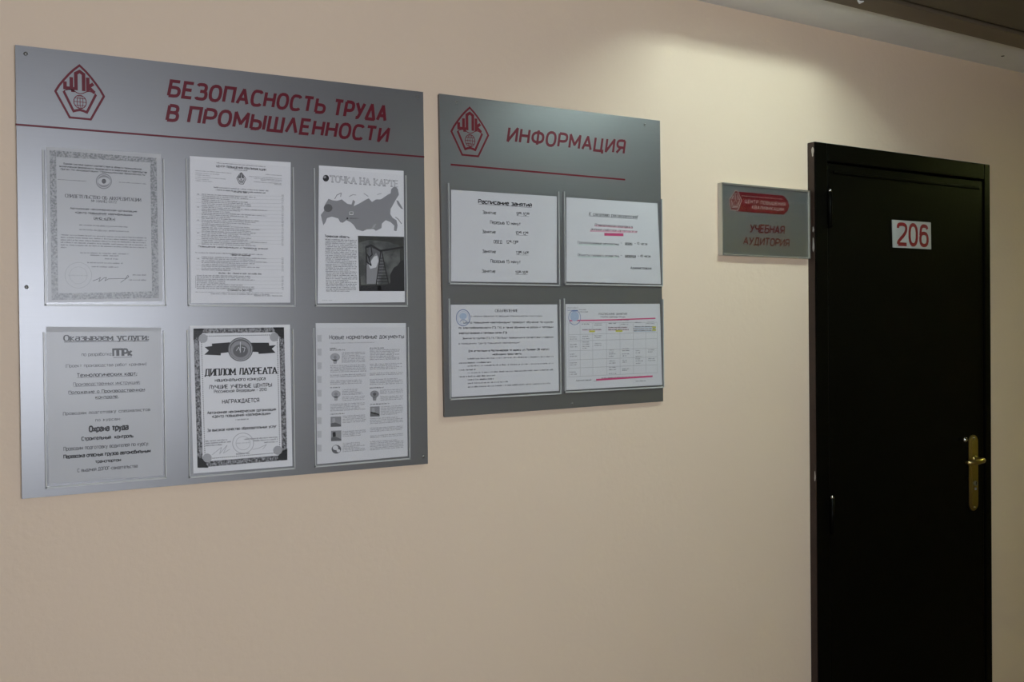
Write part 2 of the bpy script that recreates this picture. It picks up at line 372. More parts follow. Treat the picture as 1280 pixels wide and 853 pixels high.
def write(mb, s, x0, x1, z, h, y, wt=.17, slant=0., contrast=1., serif=False, gap=.17, it=2, wk=None):
    """lettering on the plane y from x0 to x1, baseline z, capital height h"""
    lay = []; cx = 0; i = 0
    while i < len(s):
        ch = s[i]; sup = False
        if ch == '^': i += 1; ch = s[i]; sup = True
        w, st = G.get(ch, G.get(ch.upper(), G[' ']))
        if serif and ch in 'Тт':      # hanging ticks instead of a serif on the stem
            b_ = 1 if ch == 'Т' else XH; st = [('', [(0, b_-.2), (0, b_), (w, b_), (w, b_-.2)]), ('', [(w/2, b_-.03), (w/2, 0)])]
        kx = .6 if sup else 1
        lay.append((cx, w, st, sup)); cx += w*kx + gap*kx; i += 1
    tot = cx-gap
    sx = (x1-x0)/tot if x1 else h*(wk or 1)
    wx = wt*h; wy = wt*h*contrast
    for ox, w, st, sup in lay:
        for md, pp in st:
            pp = list(pp)
            q = chaikin(pp, md == 'o', it) if md in 'so' and md else pp
            if sup: q = [(a*.6, b*.55+.5) for a, b in q]
            P = [(x0+(ox+a)*sx, b*h) for a, b in q]
            stroke(mb, P, md in ('o', 'c'), wx, wy, lambda a, b: (a+slant*b, y, z+b))
            if serif and md not in ('o', 'c'):
                for e, f_ in ((0, 1), (-1, -2)):
                    if abs(q[e][1]-q[f_][1]) > .2 and abs(q[e][0]-q[f_][0]) < abs(q[e][1]-q[f_][1])*.7 and (abs(q[e][1]) < .02 or abs(q[e][1]-1) < .02 or abs(q[e][1]-XH) < .02):
                        a, b = P[e]; hw = wx*.92
                        stroke(mb, [(a-hw, b), (a+hw, b)], False, wy, wy, lambda a, b: (a+slant*b, y, z+b))

rnd = random.Random(4)
def micro(mb, x0, x1, z, h, y, dens=.8):
    """print too small to read: words of upright ticks joined by bars"""
    x = x0
    while x < x1-h*.4:
        n = rnd.randint(2, 10)
        for _ in range(n):
            if x > x1-h*.3: break
            w = h*.42; t = h*.17; k = rnd.random(); hh = h*(.74 if rnd.random() < .85 else 1.)
            mb.face([(x, y, z), (x+t, y, z), (x+t, y, z+hh), (x, y, z+hh)])
            if k < dens:
                mb.face([(x+w-t, y, z), (x+w, y, z), (x+w, y, z+hh), (x+w-t, y, z+hh)])
                zz = rnd.choice((0, .5, .84))*hh; yy = y-3e-5; mb.face([(x, yy, z+zz), (x+w, yy, z+zz), (x+w, yy, z+zz+t), (x, yy, z+zz+t)])
            x += h*.62
        x += h*.5

# emblem outline in units of its width/280
EMB_OUT = [(0, 152), (-35, 122), (-62, 94), (-92, 58), (-118, 24), (-138, -10), (-60, -150), (60, -150), (138, -10), (118, 24), (92, 58), (62, 94), (35, 122)]
def emblem(parent, cx, cy_px, wpx, y, col, hz=1.0, wt=1.0, name='emblem'):
    c = plane(cx, cy_px, y); a = plane(cx-wpx/2, cy_px, y); b = plane(cx+wpx/2, cy_px, y); k = (b.x-a.x)/280
    kz = hz*(plane(cx, cy_px-50, y).z-plane(cx, cy_px+50, y).z)/100*wpx/280
    put = lambda u, v: (c.x+u*k, y, c.z+v*kz)
    m = MB(); stroke(m, EMB_OUT, True, 11*wt, 10*wt, put); em = m.build(name, col, parent)
    m = MB()
    for pp in ([(-84, 52), (-84, 16), (-40, 16), (-40, -4)], [(-48, 80), (-48, 16)], [(-22, 8), (-22, 104), (0, 118), (22, 104), (22, 8)], [(46, 88), (46, 8)], [(78, 56), (50, 34), (84, 4)]):
        stroke(m, pp, False, 17*wt, 15*wt, put)
    m.build('lettering', col, em)
    m = MB()
    stroke(m, [(-92, -4), (-38, -112), (-20, -106), (0, -102), (20, -106), (38, -112), (92, -4)], False, 12*wt, 12*wt, put)
    stroke(m, chaikin([(-92, -2), (-50, 14), (0, -16), (50, 14), (92, -2)], False), False, 4*wt, 4*wt, put)
    m.build('book', col, em)
    m = MB()
    circ = lambda rx, ry, n=20: [(rx*math.cos(2*math.pi*i/n), -56+ry*math.sin(2*math.pi*i/n)) for i in range(n)]
    stroke(m, circ(36, 38), True, 4*wt, 4*wt, put); stroke(m, circ(17, 38), True, 3*wt, 3*wt, put)
    stroke(m, [(0, -94), (0, -18)], False, 3*wt, 3*wt, put)
    for v in (-76, -56, -36):
        hw = math.sqrt(max(0, 36**2-(v+56)**2)); stroke(m, [(-hw, v), (hw, v)], False, 3*wt, 3*wt, put)
    m.build('globe', col, em)
    return em

# ------------------------------------------------------------------ boards
def board(label, corners, t, screws, name='information_board'):
    cs = [plane(x, y_, -t) for x, y_ in corners]
    root = empty(name, (cs[3].x, -.002, cs[3].z)); tag(root, label, 'notice board', 'silver notice boards on the wall')
    m = MB(); m.hexa([Vector((c.x, -t, c.z)) for c in cs], [Vector((c.x, -t+.0035, c.z)) for c in cs]); m.build('panel', M['board'], root)
    m = MB(); m.hexa([Vector((c.x+dx, -t+.0036, c.z+dz)) for c, dx, dz in zip(cs, (.001, -.001, -.001, .001), (-.001, -.001, .001, .001))],
                     [Vector((c.x+dx, -.0005, c.z+dz)) for c, dx, dz in zip(cs, (.001, -.001, -.001, .001), (-.001, -.001, .001, .001))]); m.build('backing', M['board_edge'], root)
    for sx, sy_ in screws:
        p = plane(sx, sy_, -t); m = MB(); m.tube([(p.x, -t, p.z), (p.x, -t-.0015, p.z), (p.x, -t-.0025, p.z)], [.0036, .0034, .002], 12)
        s_ = m.build('screw', M['steel'], root, smooth=True)
        m = MB(); m.box((p.x-.0022, -t-.0029, p.z-.0004), (p.x+.0022, -t-.0024, p.z+.0004)); m.build('slot', M['ink'], s_)
    return root
T1, T2 = .009, .010
b1 = board('large silver board headed in two red lines, left of the smaller board', [(19, 56), (529, 115), (535, 580), (27.5, 624)], T1, [(32, 67.3), (521.8, 121.8), (33.2, 359), (529, 571)])
b2 = board('smaller silver board with one red heading word and short red line', [(549, 117), (825, 151), (829, 502), (556, 522)], T2, [(570.5, 127.7), (806, 155.9), (715, 505)])

def head(parent, s, cr_, xl, xr, y_, h, Y, col, name='heading', **kw):
    p0 = plane(*cr_(xl, y_), Y); p1 = plane(*cr_(xr, y_), Y); ph = plane(*cr_(xl, y_-h), Y)
    m = MB(); hh = ph.z-p0.z; sl = kw.get('slant', 0)
    write(m, s, p0.x+.0, p1.x-sl*hh, p0.z, hh, Y, **kw)
    return m.build(name, col, parent)
c1 = crop(200, 80, 3.657); c2 = crop(540, 105, 4.267)
Y1 = -T1-.0004; Y2 = -T2-.0004
for w_, xa, xb, yb in (('БЕЗОПАСНОСТЬ', 39, 757, 144), ('ТРУΔА', 792, 1040, 233), ('В', 32, 88, 256), ('ПРОМЫШΛЕННОСТИ', 130, 1046, 266)):
    head(b1, w_, c1, xa, xb, yb, 68, Y1, M['crimson'], wt=.22, slant=.2, gap=.27)
head(b2, 'ИНФОРМАЦИЯ', c2, 404, 1030, 304, 72, Y2, M['crimson'], wt=.21, slant=.17, gap=.27)
def bar(parent, a, b, th, Y, col, name='red_line'):
    p, q = plane(*a, Y), plane(*b, Y); m = MB()
    m.hexa([(p.x, Y-.0002, p.z-th/2), (q.x, Y-.0002, q.z-th/2), (q.x, Y-.0002, q.z+th/2), (p.x, Y-.0002, p.z+th/2)],
           [(p.x, Y+.0003, p.z-th/2), (q.x, Y+.0003, q.z-th/2), (q.x, Y+.0003, q.z+th/2), (p.x, Y+.0003, p.z+th/2)])
    return m.build(name, col, parent)
bar(b1, (19.4, 155.6), (530.3, 196.2), .0036, Y1, M['crimson'])
bar(b2, (563.4, 205.8), (781.4, 224.7), .0042, Y2, M['crimson_b'])
emblem(b1, 99.9, 115.2, 61.3, Y1, M['crimson'], wt=1.2)
emblem(b2, 587.5, 164.8, 46.6, Y2, M['crimson_b'], hz=1.19, wt=1.2)

# ------------------------------------------------------------------ documents in their pockets
class Doc:
    def __init__(s, name, label, group, corners, cr_, T, paper='paper', wide=False):
        s.cr = cr_; s.Y = -T-.0016; s.YI = s.Y-.0003; s.mb = {}
        cs = [plane(x, y_, s.Y) for x, y_ in corners]; s.cs = cs
        s.root = empty(name, (cs[3].x, -T, cs[3].z)); tag(s.root, label, 'document', group)
        m = MB(); n = 8                              # sheet with a slight waviness
        F = []
        for j in range(n+1):
            for i in range(n+1):
                u, v = i/n, j/n
                p = (cs[3]*(1-u)+cs[2]*u)*(1-v)+(cs[0]*(1-u)+cs[1]*u)*v
                m.v.append((p.x, s.Y, p.z))
        for j in range(n):
            for i in range(n):
                a = j*(n+1)+i; m.f.append((a, a+1, a+n+2, a+n+1))
        bv = len(m.v)
        m.v += [(c.x, s.Y+.0003, c.z) for c in cs]
        m.f.append((bv, bv+1, bv+2, bv+3))
        s.sheet = m.build('sheet', M[paper], s.root)
        # pocket
        e = .0055; x0 = min(cs[0].x, cs[3].x)-e; x1 = max(cs[1].x, cs[2].x)+e; z0 = min(cs[2].z, cs[3].z)-e
        ztop = max(cs[0].z, cs[1].z)+(.012 if wide else -.010)
        ZT = ztop if wide else ztop
        s.pocket = (x0, x1, z0, ZT); Tn = -T-.0001
        k = empty('pocket', (x0, -T, z0), s.root)
        w = .0022
        for xa in (x0, x1-w):
            m = MB(); m.box((xa, Tn-.0042, z0), (xa+w, Tn, ZT)); m.build('side_strip', M['strip'], k)
            if xa == x0:
                m = MB(); m.box((xa+w+.0005, Tn-.0012, z0+.004), (xa+w+.0022, Tn-.0002, ZT)); m.build('painted_shade_strip', M['strip_shade'], k)  # dark strip painting in the shade between left rail and sheet
        m = MB(); m.box((x0, Tn-.0042, z0-.001), (x1, Tn, z0+w)); m.build('bottom_strip', M['strip'], k)
        m = MB(); m.box((x0+.0005, Tn-.0040, z0+.0005), (x1-.0005, Tn-.0034, ZT if not wide else ZT-.008)); m.build('front_pane', M['pocket'], k)
    def b(s, part, col):
        return s.mb.setdefault((part, col), MB())
    def P(s, x, y_):
        p = plane(*s.cr(x, y_), s.YI); return p
    def t(s, txt, xl, xr, y_, h, col='ink', part='body_text', **kw):
        p0, p1, ph = s.P(xl, y_), s.P(xr, y_), s.P(xl, y_-h); kw.setdefault('it', 1 if h/s.scale() < 6 else 2)
        ul = kw.pop('ul', None); hh = ph.z-p0.z; dy = kw.pop('dy', 0)
        if h < 15 and 'wt' not in kw: kw['wt'] = .19
        write(s.b(part, col), txt, p0.x, p1.x, p0.z, hh, s.YI-dy, **kw)
        if ul: stroke(s.b(part, col), [(p0.x, p0.z-hh*.22), (p1.x, p0.z-hh*.22)], False, ul*hh, ul*hh, lambda a, b: (a, s.YI, b))
    def scale(s): return (s.cr(0, 0)[0]-s.cr(-100, 0)[0]) and 100/(s.cr(0, 0)[0]-s.cr(-100, 0)[0])
    def m(s, xl, xr, y_, h=6, col='ink_g', part='body_text', dens=.8):
        p0, p1, ph = s.P(xl, y_), s.P(xr, y_), s.P(xl, y_-h)
        micro(s.b(part, col), p0.x, p1.x, p0.z, ph.z-p0.z, s.YI, dens)
    def poly(s, pts, col, part, dy=0.0):
        s.b(part, col).face([(p.x, s.YI-dy, p.z) for p in (s.P(*q) for q in pts)])
    def line(s, pts, col, part, w, closed=False, dy=0.0):
        wm = w*(s.P(1, 0).x-s.P(0, 0).x)
        stroke(s.b(part, col), [(p.x, p.z) for p in (s.P(*q) for q in pts)], closed, wm, wm, lambda a, b: (a, s.YI-dy, b))
    def disc(s, cx, cy_, rx, ry, col, part, n=24, dy=0.0):
        s.poly([(cx+rx*math.cos(2*math.pi*i/n), cy_+ry*math.sin(2*math.pi*i/n)) for i in range(n)], col, part, dy)
    def ring(s, cx, cy_, rx, ry, col, part, w, n=28, dy=0.0):
        s.line([(cx+rx*math.cos(2*math.pi*i/n), cy_+ry*math.sin(2*math.pi*i/n)) for i in range(n)], col, part, w, True, dy)
    def done(s):
        seen = {}
        for (part, col), mb in s.mb.items():
            mb.build(part.split('#')[0], M[col], s.sheet, kind='stuff' if part in ('body_text', 'ruling', 'border_dots', 'border_diamonds', 'marked_text', 'margin_marks') else None)

GA = 'papers in clear pockets on the large board'; GB = 'papers in clear pockets on the smaller board'
# 1 accreditation certificate
d = Doc('certificate', 'certificate with a wide grey patterned border, upper left paper of the large board', GA,
        [(58.5, 183.5), (201.2, 192.6), (203.2, 376.5), (60, 378.2)], crop(50, 175, 3.97), T1, 'paper_g')
o_, i_ = [(47, 50), (578, 90), (590, 785), (58, 795)], [(80, 84), (547, 112), (556, 752), (90, 762)]
for k in range(4):
    d.poly([o_[k], o_[(k+1) % 4], i_[(k+1) % 4], i_[k]], 'guilloche', 'border')
d.t('Единая система оценки соответствия в области промышленной,', 118, 505, 121, 8)
d.t('экологической безопасности, безопасности в энергетике и строительстве', 95, 530, 134, 8)
d.t('Орган по аккредитации "Промышленная безопасность"', 103, 525, 148, 8)
d.disc(317, 205, 40, 39, 'ink_m', 'seal'); d.disc(317, 205, 30, 20, 'paper_g', 'seal', dy=.0001); d.ring(317, 205, 33, 32, 'paper_g', 'seal', 3, dy=.0001); d.disc(317, 205, 11, 12, 'ink_g', 'seal', dy=.0002)
d.m(88, 230, 198, 5); d.m(392, 528, 212, 5)
d.t('СВИДЕТЕЛЬСТВО ОБ АККРЕДИТАЦИИ', 125, 500, 284, 15, 'ink_g', 'heading', serif=True, wt=.2, contrast=.6)
d.t('№ НАМЦ-0172', 255, 380, 308, 12, 'ink_g', 'heading', serif=True, wt=.18, contrast=.6)
d.t('Автономная некоммерческая организация', 150, 480, 343, 9); d.t('«Центр повышения квалификации»', 175, 458, 364, 10)
d.m(260, 370, 375, 4, 'ink_m'); d.t('(АНО «ЦПК»)', 268, 372, 394, 11, ul=.12)
d.m(195, 440, 425, 7); d.m(285, 350, 432, 3, 'ink_m'); d.m(195, 440, 448, 7); d.m(285, 350, 455, 3, 'ink_m')
for k, (a, b_) in enumerate([(103, 530)]*5+[(103, 133)]): d.m(a, b_, 474+k*12.5, 7)
for a, b_, c_ in ((200, 440, 563), (250, 395, 575), (322, 390, 593), (235, 410, 612), (255, 390, 632), (460, 530, 673), (440, 530, 698)): d.m(a, b_, c_, 7)
d.ring(190, 672, 66, 64, 'ink_l', 'stamp', 2.5); d.ring(190, 672, 44, 42, 'ink_l', 'stamp', 2); d.m(140, 240, 675, 7, 'ink_l', 'stamp')
d.line([(262, 700), (290, 690), (300, 682), (292, 704), (318, 685), (330, 683), (322, 700), (340, 690), (425, 688), (436, 672), (440, 680), (400, 708)], 'ink_g', 'signature', 3)
d.done()
# 2 price list
d = Doc('price_list', 'long price list in tiny print, upper middle paper of the large board', GA,
        [(237.2, 195.1), (363.4, 203), (362.9, 378.5), (238.4, 379.2)], crop(230, 185, 4.16), T1, 'paper_w')
d.m(168, 425, 80, 5); d.t('ЦЕНТР ПОВЫШЕНИЯ КВАЛИФИКАЦИИ', 168, 425, 99, 10, 'ink', 'heading', wt=.2); d.m(262, 333, 116, 6)
for a, b_, c_ in ((60, 250, 120), (60, 185, 132), (60, 137, 142), (60, 215, 153), (60, 130, 163), (60, 150, 172), (425, 508, 140), (340, 508, 150), (365, 508, 160), (400, 508, 169), (365, 508, 178), (470, 508, 191)): d.m(a, b_, c_, 5, 'ink_m')
d.m(155, 440, 208, 7, 'ink_g'); d.m(165, 430, 221, 7, 'ink'); d.m(255, 337, 232, 7, 'ink')
y_ = 243; rows = 0
while y_ < 738:
    if not (505 < y_ < 560 or 644 < y_ < 662):
        if rows % 7 == 0: d.m(68, 78, y_, 6)
        a = 92 if y_ < 660 else 66
        L_ = rnd.choice((150, 200, 240, 255, 280, 300, 340))
        d.m(a, a+L_, y_, 6, 'ink_g')
        d.m(508, 520, y_+5, 6, 'ink_m')
        if rows % 2 == 0: d.line([(62, y_+3), (520, y_+8)], 'ink_l', 'ruling', .8)
    y_ += 9.6; rows += 1
d.t('Повышение квалификации и проверка знаний', 75, 435, 516, 8, wt=.2); d.m(365, 380, 534, 6); d.m(60, 410, 547, 6); d.t('Предаттестационная', 245, 345, 560, 8, wt=.2)
d.m(180, 410, 655, 8, 'ink'); d.t('Стоимость без НДС', 228, 355, 744, 9, wt=.2); d.m(60, 515, 752, 5, 'ink_m'); d.m(140, 445, 762, 6); d.m(365, 515, 771, 6)
d.line([(60, 665), (60, 728)], 'ink_g', 'ruling', 1.2)
d.done()
emblem(d.sheet, *crop(230, 185, 4.16)(298, 158), 11.5, d.YI, M['ink_g'], hz=1.15, wt=1.8)
# 3 map poster
d = Doc('map_poster', 'map sheet with a dark oil pump photograph, upper right paper of the large board', GA,
        [(398.7, 206.9), (504.5, 213.7), (506, 378), (397, 379.5)], crop(385, 195, 4.375), T1, 'paper_w')
d.disc(98, 122, 17, 18, 'ink', 'globe_picture'); d.disc(92, 116, 8, 7, 'ink_m', 'globe_picture', 16, .0001)
d.t('ТОЧКА НА КАРТЕ', 122, 492, 142, 34, 'ink_m', 'heading', serif=True, wt=.2, contrast=.9)
d.t('ТОЧКА НА КАРТЕ', 122, 492, 142, 34, 'paper', 'heading_inside', serif=False, wt=.09, dy=.00012)
d.poly([(70, 322), (88, 300), (92, 268), (112, 235), (135, 243), (158, 246), (185, 238), (215, 262), (238, 266), (246, 240), (258, 250), (250, 275), (285, 258), (315, 240), (332, 232), (350, 252), (372, 238), (398, 238), (440, 210), (452, 205), (455, 182), (475, 162), (492, 182), (497, 212), (480, 240), (468, 262), (452, 290), (450, 318), (462, 338), (484, 352), (490, 380), (484, 412), (470, 408), (472, 382), (452, 362), (425, 352), (404, 370), (402, 395), (372, 410), (358, 400), (322, 402), (300, 412), (265, 402), (250, 378), (232, 362), (210, 352), (190, 366), (176, 362), (165, 342), (130, 332), (104, 340), (96, 362), (84, 380), (76, 350)], 'ink_m', 'map')
d.poly([(482, 242), (494, 246), (512, 276), (520, 292), (508, 288), (492, 268)], 'ink_m', 'map_island#1')
d.line([(478, 335), (492, 345), (512, 372)], 'ink_m', 'map_island#2', 5); d.line([(146, 236), (158, 214), (182, 203), (178, 224)], 'ink_m', 'map_island#3', 4); d.line([(225, 222), (245, 212), (262, 214)], 'ink_l', 'map_island#4', 4)
d.line([(305, 205), (330, 222)], 'ink_l', 'map_island#5', 4); d.line([(378, 212), (402, 205)], 'ink_l', 'map_island#6', 3)
d.disc(110, 285, 24, 22, 'ink_g', 'map', 12, .0001); d.poly([(346, 398), (360, 376), (374, 370), (364, 392)], 'ink_l', 'map_island#7', .0001)
d.poly([(225, 305), (248, 305), (248, 322), (225, 322)], 'paper', 'map', .0002); d.poly([(228, 309), (245, 309), (245, 315), (228, 315)], 'ink', 'map', .0003); d.disc(215, 342, 5, 5, 'ink', 'map', 8, .0002); d.m(230, 278, 344, 8, 'ink', 'map_text')
d.b('map_text', 'ink')
d.t('Тюменская область.', 92, 228, 444, 12, 'ink', wt=.2)
for k in range(30): d.m(94+k*.2, (268 if k % 6 != 5 else 230)-(rnd.random()*8 if k % 3 else 0), 459+k*9.75, 6.5, 'ink_g' if k % 5 else 'ink')
d.m(78, 130, 792, 5, 'ink_l')
d.poly([(273, 437), (525, 443), (528, 740), (280, 740)], 'ink_d', 'photo')
d.poly([(276, 475), (330, 460), (440, 470), (500, 490), (505, 640), (440, 700), (380, 705), (290, 705), (283, 600)], 'ink_s', 'photo', .0001)
d.poly([(318, 590), (335, 500), (400, 520), (415, 600), (392, 690), (315, 690)], 'ink_g', 'photo', .0002)
d.poly([(320, 600), (350, 560), (372, 530), (388, 560), (382, 700), (320, 700)], 'ink_m', 'photo', .0003); d.poly([(332, 595), (360, 552), (378, 545), (385, 575), (372, 610), (340, 618)], 'paper', 'photo', .0004)
for pp, w in (([(315, 500), (345, 490), (395, 520), (520, 500)], 11), ([(315, 500), (322, 580), (345, 600), (330, 550), (315, 530)], 7), ([(318, 520), (318, 700)], 4), ([(398, 520), (372, 705)], 6), ([(402, 520), (440, 700)], 6), ([(345, 500), (350, 540), (330, 560)], 6)):
    d.line(pp, 'ink', 'photo', w, dy=.0005)
for k in range(9): d.line([(392-k*2, 560+k*16), (412+k*4, 560+k*16)], 'ink', 'photo', 4, dy=.0005)
d.poly([(448, 650), (470, 610), (490, 600), (505, 575), (525, 570), (527, 738), (380, 738), (380, 712), (450, 700)], 'ink', 'photo', .0006); d.poly([(280, 712), (400, 706), (400, 738), (281, 738)], 'ink', 'photo', .0006)
d.done()
# 4 services notice
d = Doc('services_notice', 'notice of services with a large underlined serif title, lower left paper of the large board', GA,
        [(57.8, 408.6), (201.5, 409.9), (203.9, 594.6), (61.1, 604.5)], crop(50, 400, 4.06), T1, 'paper_g')
d.t('Оказываем услуги:', 122, 550, 107, 28, 'ink', 'heading', serif=True, wt=.25, contrast=.6, ul=.12)
d.t('по разработке', 212, 363, 184, 16, 'ink_g'); d.t('ППРк', 372, 466, 184, 34, 'ink', wt=.27, ul=.07)
d.t('(Проект производства работ кранами)', 130, 540, 242, 15, 'ink_g')
d.t('Технологических карт;', 188, 492, 290, 17, 'ink', wt=.22, ul=.11); d.t('Производственных инструкций;', 170, 508, 336, 16, 'ink_g', ul=.11)
d.t('Положение о Производственном', 146, 532, 376, 14, 'ink', wt=.2, ul=.12); d.t('контроле.', 282, 398, 400, 14, 'ink', wt=.2, ul=.12)
d.t('Проводим подготовку специалистов', 118, 558, 484, 14, 'ink', wt=.16, gap=.26, serif=True); d.t('по курсам:', 282, 410, 515, 12, 'ink', wt=.16, gap=.26, serif=True)
d.t('Охрана труда', 251, 447, 568, 27, 'ink', wt=.27); d.t('Строительный  контроль', 212, 472, 613, 17, 'ink', wt=.24)
d.t('Проводим подготовку водителей по курсу:', 121, 552, 665, 18, 'ink_g'); d.t('Перевозка опасных грузов автомобильным', 121, 560, 704, 17, 'ink', wt=.26, gap=.12)
d.t('транспортом', 281, 410, 727, 14, 'ink', wt=.24); d.t('С выдачей ДОПОГ-свидетельства', 191, 495, 773, 16, 'ink_g')
d.done()
# 5 diploma
d = Doc('diploma', 'laureate diploma with black ornamental border, lower middle paper of the large board', GA,
        [(237, 407.5), (362.5, 405.9), (365.5, 582.9), (241.7, 592.3)], crop(230, 400, 4.265), T1, 'paper_w')
def lerp(a, b, t): return (a[0]+(b[0]-a[0])*t, a[1]+(b[1]-a[1])*t)
oo, ii = [(50, 47), (533, 40), (551, 748), (72, 789)], [(80, 72), (507, 66), (522, 722), (100, 757)]
for k in range(4): d.poly([oo[k], oo[(k+1) % 4], ii[(k+1) % 4], ii[k]], 'ornament', 'border')
i2 = [(92, 88), (497, 80), (511, 708), (112, 742)]
for k in range(4):
    a, b_ = i2[k], i2[(k+1) % 4]; n = 38 if k % 2 == 0 else 58
    mo, mi = [lerp(oo[k], ii[k], .5), lerp(oo[(k+1) % 4], ii[(k+1) % 4], .5)], None
    for j in range(n+1):
        q = lerp(a, b_, j/n); d.disc(q[0], q[1], 3.2, 3.2, 'ink_g', 'border_dots', 6)
    for j in range(1, n//3):
        q = lerp(*mo, j/(n//3)); d.poly([(q[0]-5, q[1]), (q[0], q[1]-6), (q[0]+5, q[1]), (q[0], q[1]+6)], 'ink_l', 'border_diamonds', .0001)
for k, (x, y2) in enumerate(oo):
    sx = 1 if k in (0, 3) else -1; sy2 = 1 if k < 2 else -1
    d.poly([(x, y2), (x+58*sx, y2), (x+40*sx, y2+40*sy2), (x, y2+62*sy2)], 'ink', 'border_corner#%d' % k, .0001)
    d.disc(x+52*sx, y2+52*sy2, 24, 24, 'ink_l', 'corner_rosette#%d' % k, 16, .0002)
d.poly([(110, 145), (150, 140), (148, 127), (245, 120), (245, 172), (196, 178), (196, 190), (108, 186), (132, 164)], 'ink', 'ribbon#1', .0001)
d.poly([(355, 122), (452, 122), (455, 138), (490, 135), (468, 155), (488, 176), (398, 182), (396, 172), (355, 170)], 'ink', 'ribbon', .0001)
d.disc(301, 158, 67, 64, 'ink_g', 'medal', 28, .0002); d.disc(301, 162, 54, 50, 'ink_m', 'medal', 28, .0003); d.disc(301, 166, 40, 34, 'ink_g', 'medal', 20, .00035); d.ring(301, 158, 60, 57, 'paper', 'medal', 2, dy=.0004)
d.t('ЛУЧШИЕ', 262, 340, 112, 8, 'paper', 'medal'); d.line([(300, 118), (300, 175)], 'paper', 'medal', 4, dy=.0006); d.line([(278, 165), (292, 145), (298, 165)], 'paper', 'medal', 3, dy=.0006); d.line([(308, 145), (325, 150), (318, 172)], 'paper', 'medal', 3, dy=.0006)
d.t('ДИПЛОМ ЛАУРЕАТА', 113, 494, 298, 34, 'ink', 'heading', serif=True, wt=.22, contrast=.55)
d.t('национального конкурса', 166, 434, 330, 17, 'ink', wt=.17); d.t('ЛУЧШИЕ УЧЕБНЫЕ ЦЕНТРЫ', 134, 468, 369, 19, 'ink', wt=.17); d.t('Российской Федерации - 2010', 161, 440, 390, 15, 'ink', wt=.16)
d.t('НАГРАЖДАЕТСЯ', 205, 400, 447, 20, 'ink', wt=.17); d.t('Автономная некоммерческая организация', 125, 490, 503, 14, 'ink'); d.t('«Центр повышения квалификации»', 150, 462, 523, 15, 'ink', wt=.17); d.m(275, 345, 537, 9)
d.t('За высокое качество образовательных услуг', 125, 494, 597, 14, 'ink')
for a, b_, c_ in ((115, 230, 651), (115, 250, 663), (115, 203, 675), (320, 500, 641), (370, 502, 649), (428, 502, 658), (278, 350, 720)): d.m(a, b_, c_, 8, 'ink_g')
d.ring(315, 658, 56, 54, 'ink_l', 'stamp', 3); d.ring(315, 658, 38, 36, 'ink_l', 'stamp', 2); d.m(280, 350, 662, 7, 'ink_l', 'stamp')
d.line([(150, 720), (200, 680), (190, 715), (230, 668), (210, 712), (245, 690)], 'ink_l', 'signature', 2.5); d.line([(365, 692), (400, 684), (440, 665), (420, 690)], 'ink_l', 'signature#2', 2.5)
d.done()
# 6 regulations bulletin
d = Doc('regulations_bulletin', 'two-column bulletin with small square pictures, lower right paper of the large board', GA,
        [(394.6, 404.1), (507.3, 404.1), (509.6, 570.5), (396.4, 580.6)], crop(385, 395, 4.375), T1)
d.t('Новые нормативные документы', 118, 524, 128, 22, 'ink_g', 'heading', wt=.16, gap=.2)
d.m(125, 365, 152, 6, 'ink_l')
for k in range(9): d.poly([(50, 105+k*75), (74, 105+k*75), (74, 142+k*75), (52, 142+k*75)], 'ink_f', 'margin_marks'); 
for k in range(9): pass
def col(xa, xb, ya, yb, x2=None, c_='ink_m'):
    y2 = ya
    while y2 < yb:
        d.m(x2 or xa, xb-rnd.choice((0, 0, 3, 30)), y2, 6, c_); y2 += 8.7
d.m(120, 160, 182, 7, 'ink'); d.m(120, 205, 191, 7, 'ink_g'); col(185, 312, 204, 262); col(122, 320, 276, 312); col(122, 318, 328, 345); col(122, 296, 360, 380)
d.m(122, 182, 396, 7, 'ink'); col(188, 300, 408, 436); col(188, 310, 448, 470); col(122, 312, 488, 530); d.m(122, 200, 542, 7, 'ink'); col(190, 318, 552, 590); col(190, 318, 636, 670); col(190, 315, 702, 750)
d.m(338, 415, 180, 7, 'ink_g'); col(338, 502, 190, 250); col(338, 515, 268, 300); col(338, 520, 318, 330); col(338, 520, 352, 382); d.m(338, 415, 398, 7, 'ink'); col(395, 520, 410, 430); col(395, 518, 446, 472)
d.m(340, 445, 488, 7, 'ink'); col(398, 520, 500, 545); col(340, 520, 566, 600); col(340, 520, 618, 640); col(340, 520, 660, 675); col(340, 522, 692, 738)
for cx, cy2, r in ((148, 232, 27), (153, 434, 25), (364, 434, 24)):
    c_ = 'ink_l' if cx < 200 else 'ink_m'
    d.disc(cx, cy2-6, r, r*.8, c_, 'crest#%d-%d' % (cx, cy2)); d.poly([(cx-12, cy2+8), (cx+12, cy2+8), (cx+8, cy2+30), (cx-8, cy2+30)], c_, 'crest#%d-%d' % (cx, cy2)); d.disc(cx, cy2-5, 9, 9, 'ink_m' if cx < 200 else 'ink_g', 'crest#%d-%d' % (cx, cy2), 12, .0001)
for (xa, ya, xb, yb) in ((124, 553, 181, 608), (126, 629, 182, 686), (340, 497, 392, 552)):
    d.poly([(xa, ya), (xb, ya-2), (xb, yb-2), (xa, yb)], 'ink_m', 'picture#%d' % ya); d.poly([(xa, yb), (xa, yb-18), (xa+20, yb-26), (xb, yb-12), (xb, yb-2)], 'ink_g', 'picture#%d' % ya, .0001)
    d.poly([(xa+8, ya+8), (xa+24, ya+6), (xa+26, ya+30), (xa+10, ya+34)], 'ink' if ya > 600 else 'ink_l', 'picture#%d' % ya, .0002)
d.line([(342, 528), (388, 540)], 'ink', 'picture#497', 7, dy=.0003)
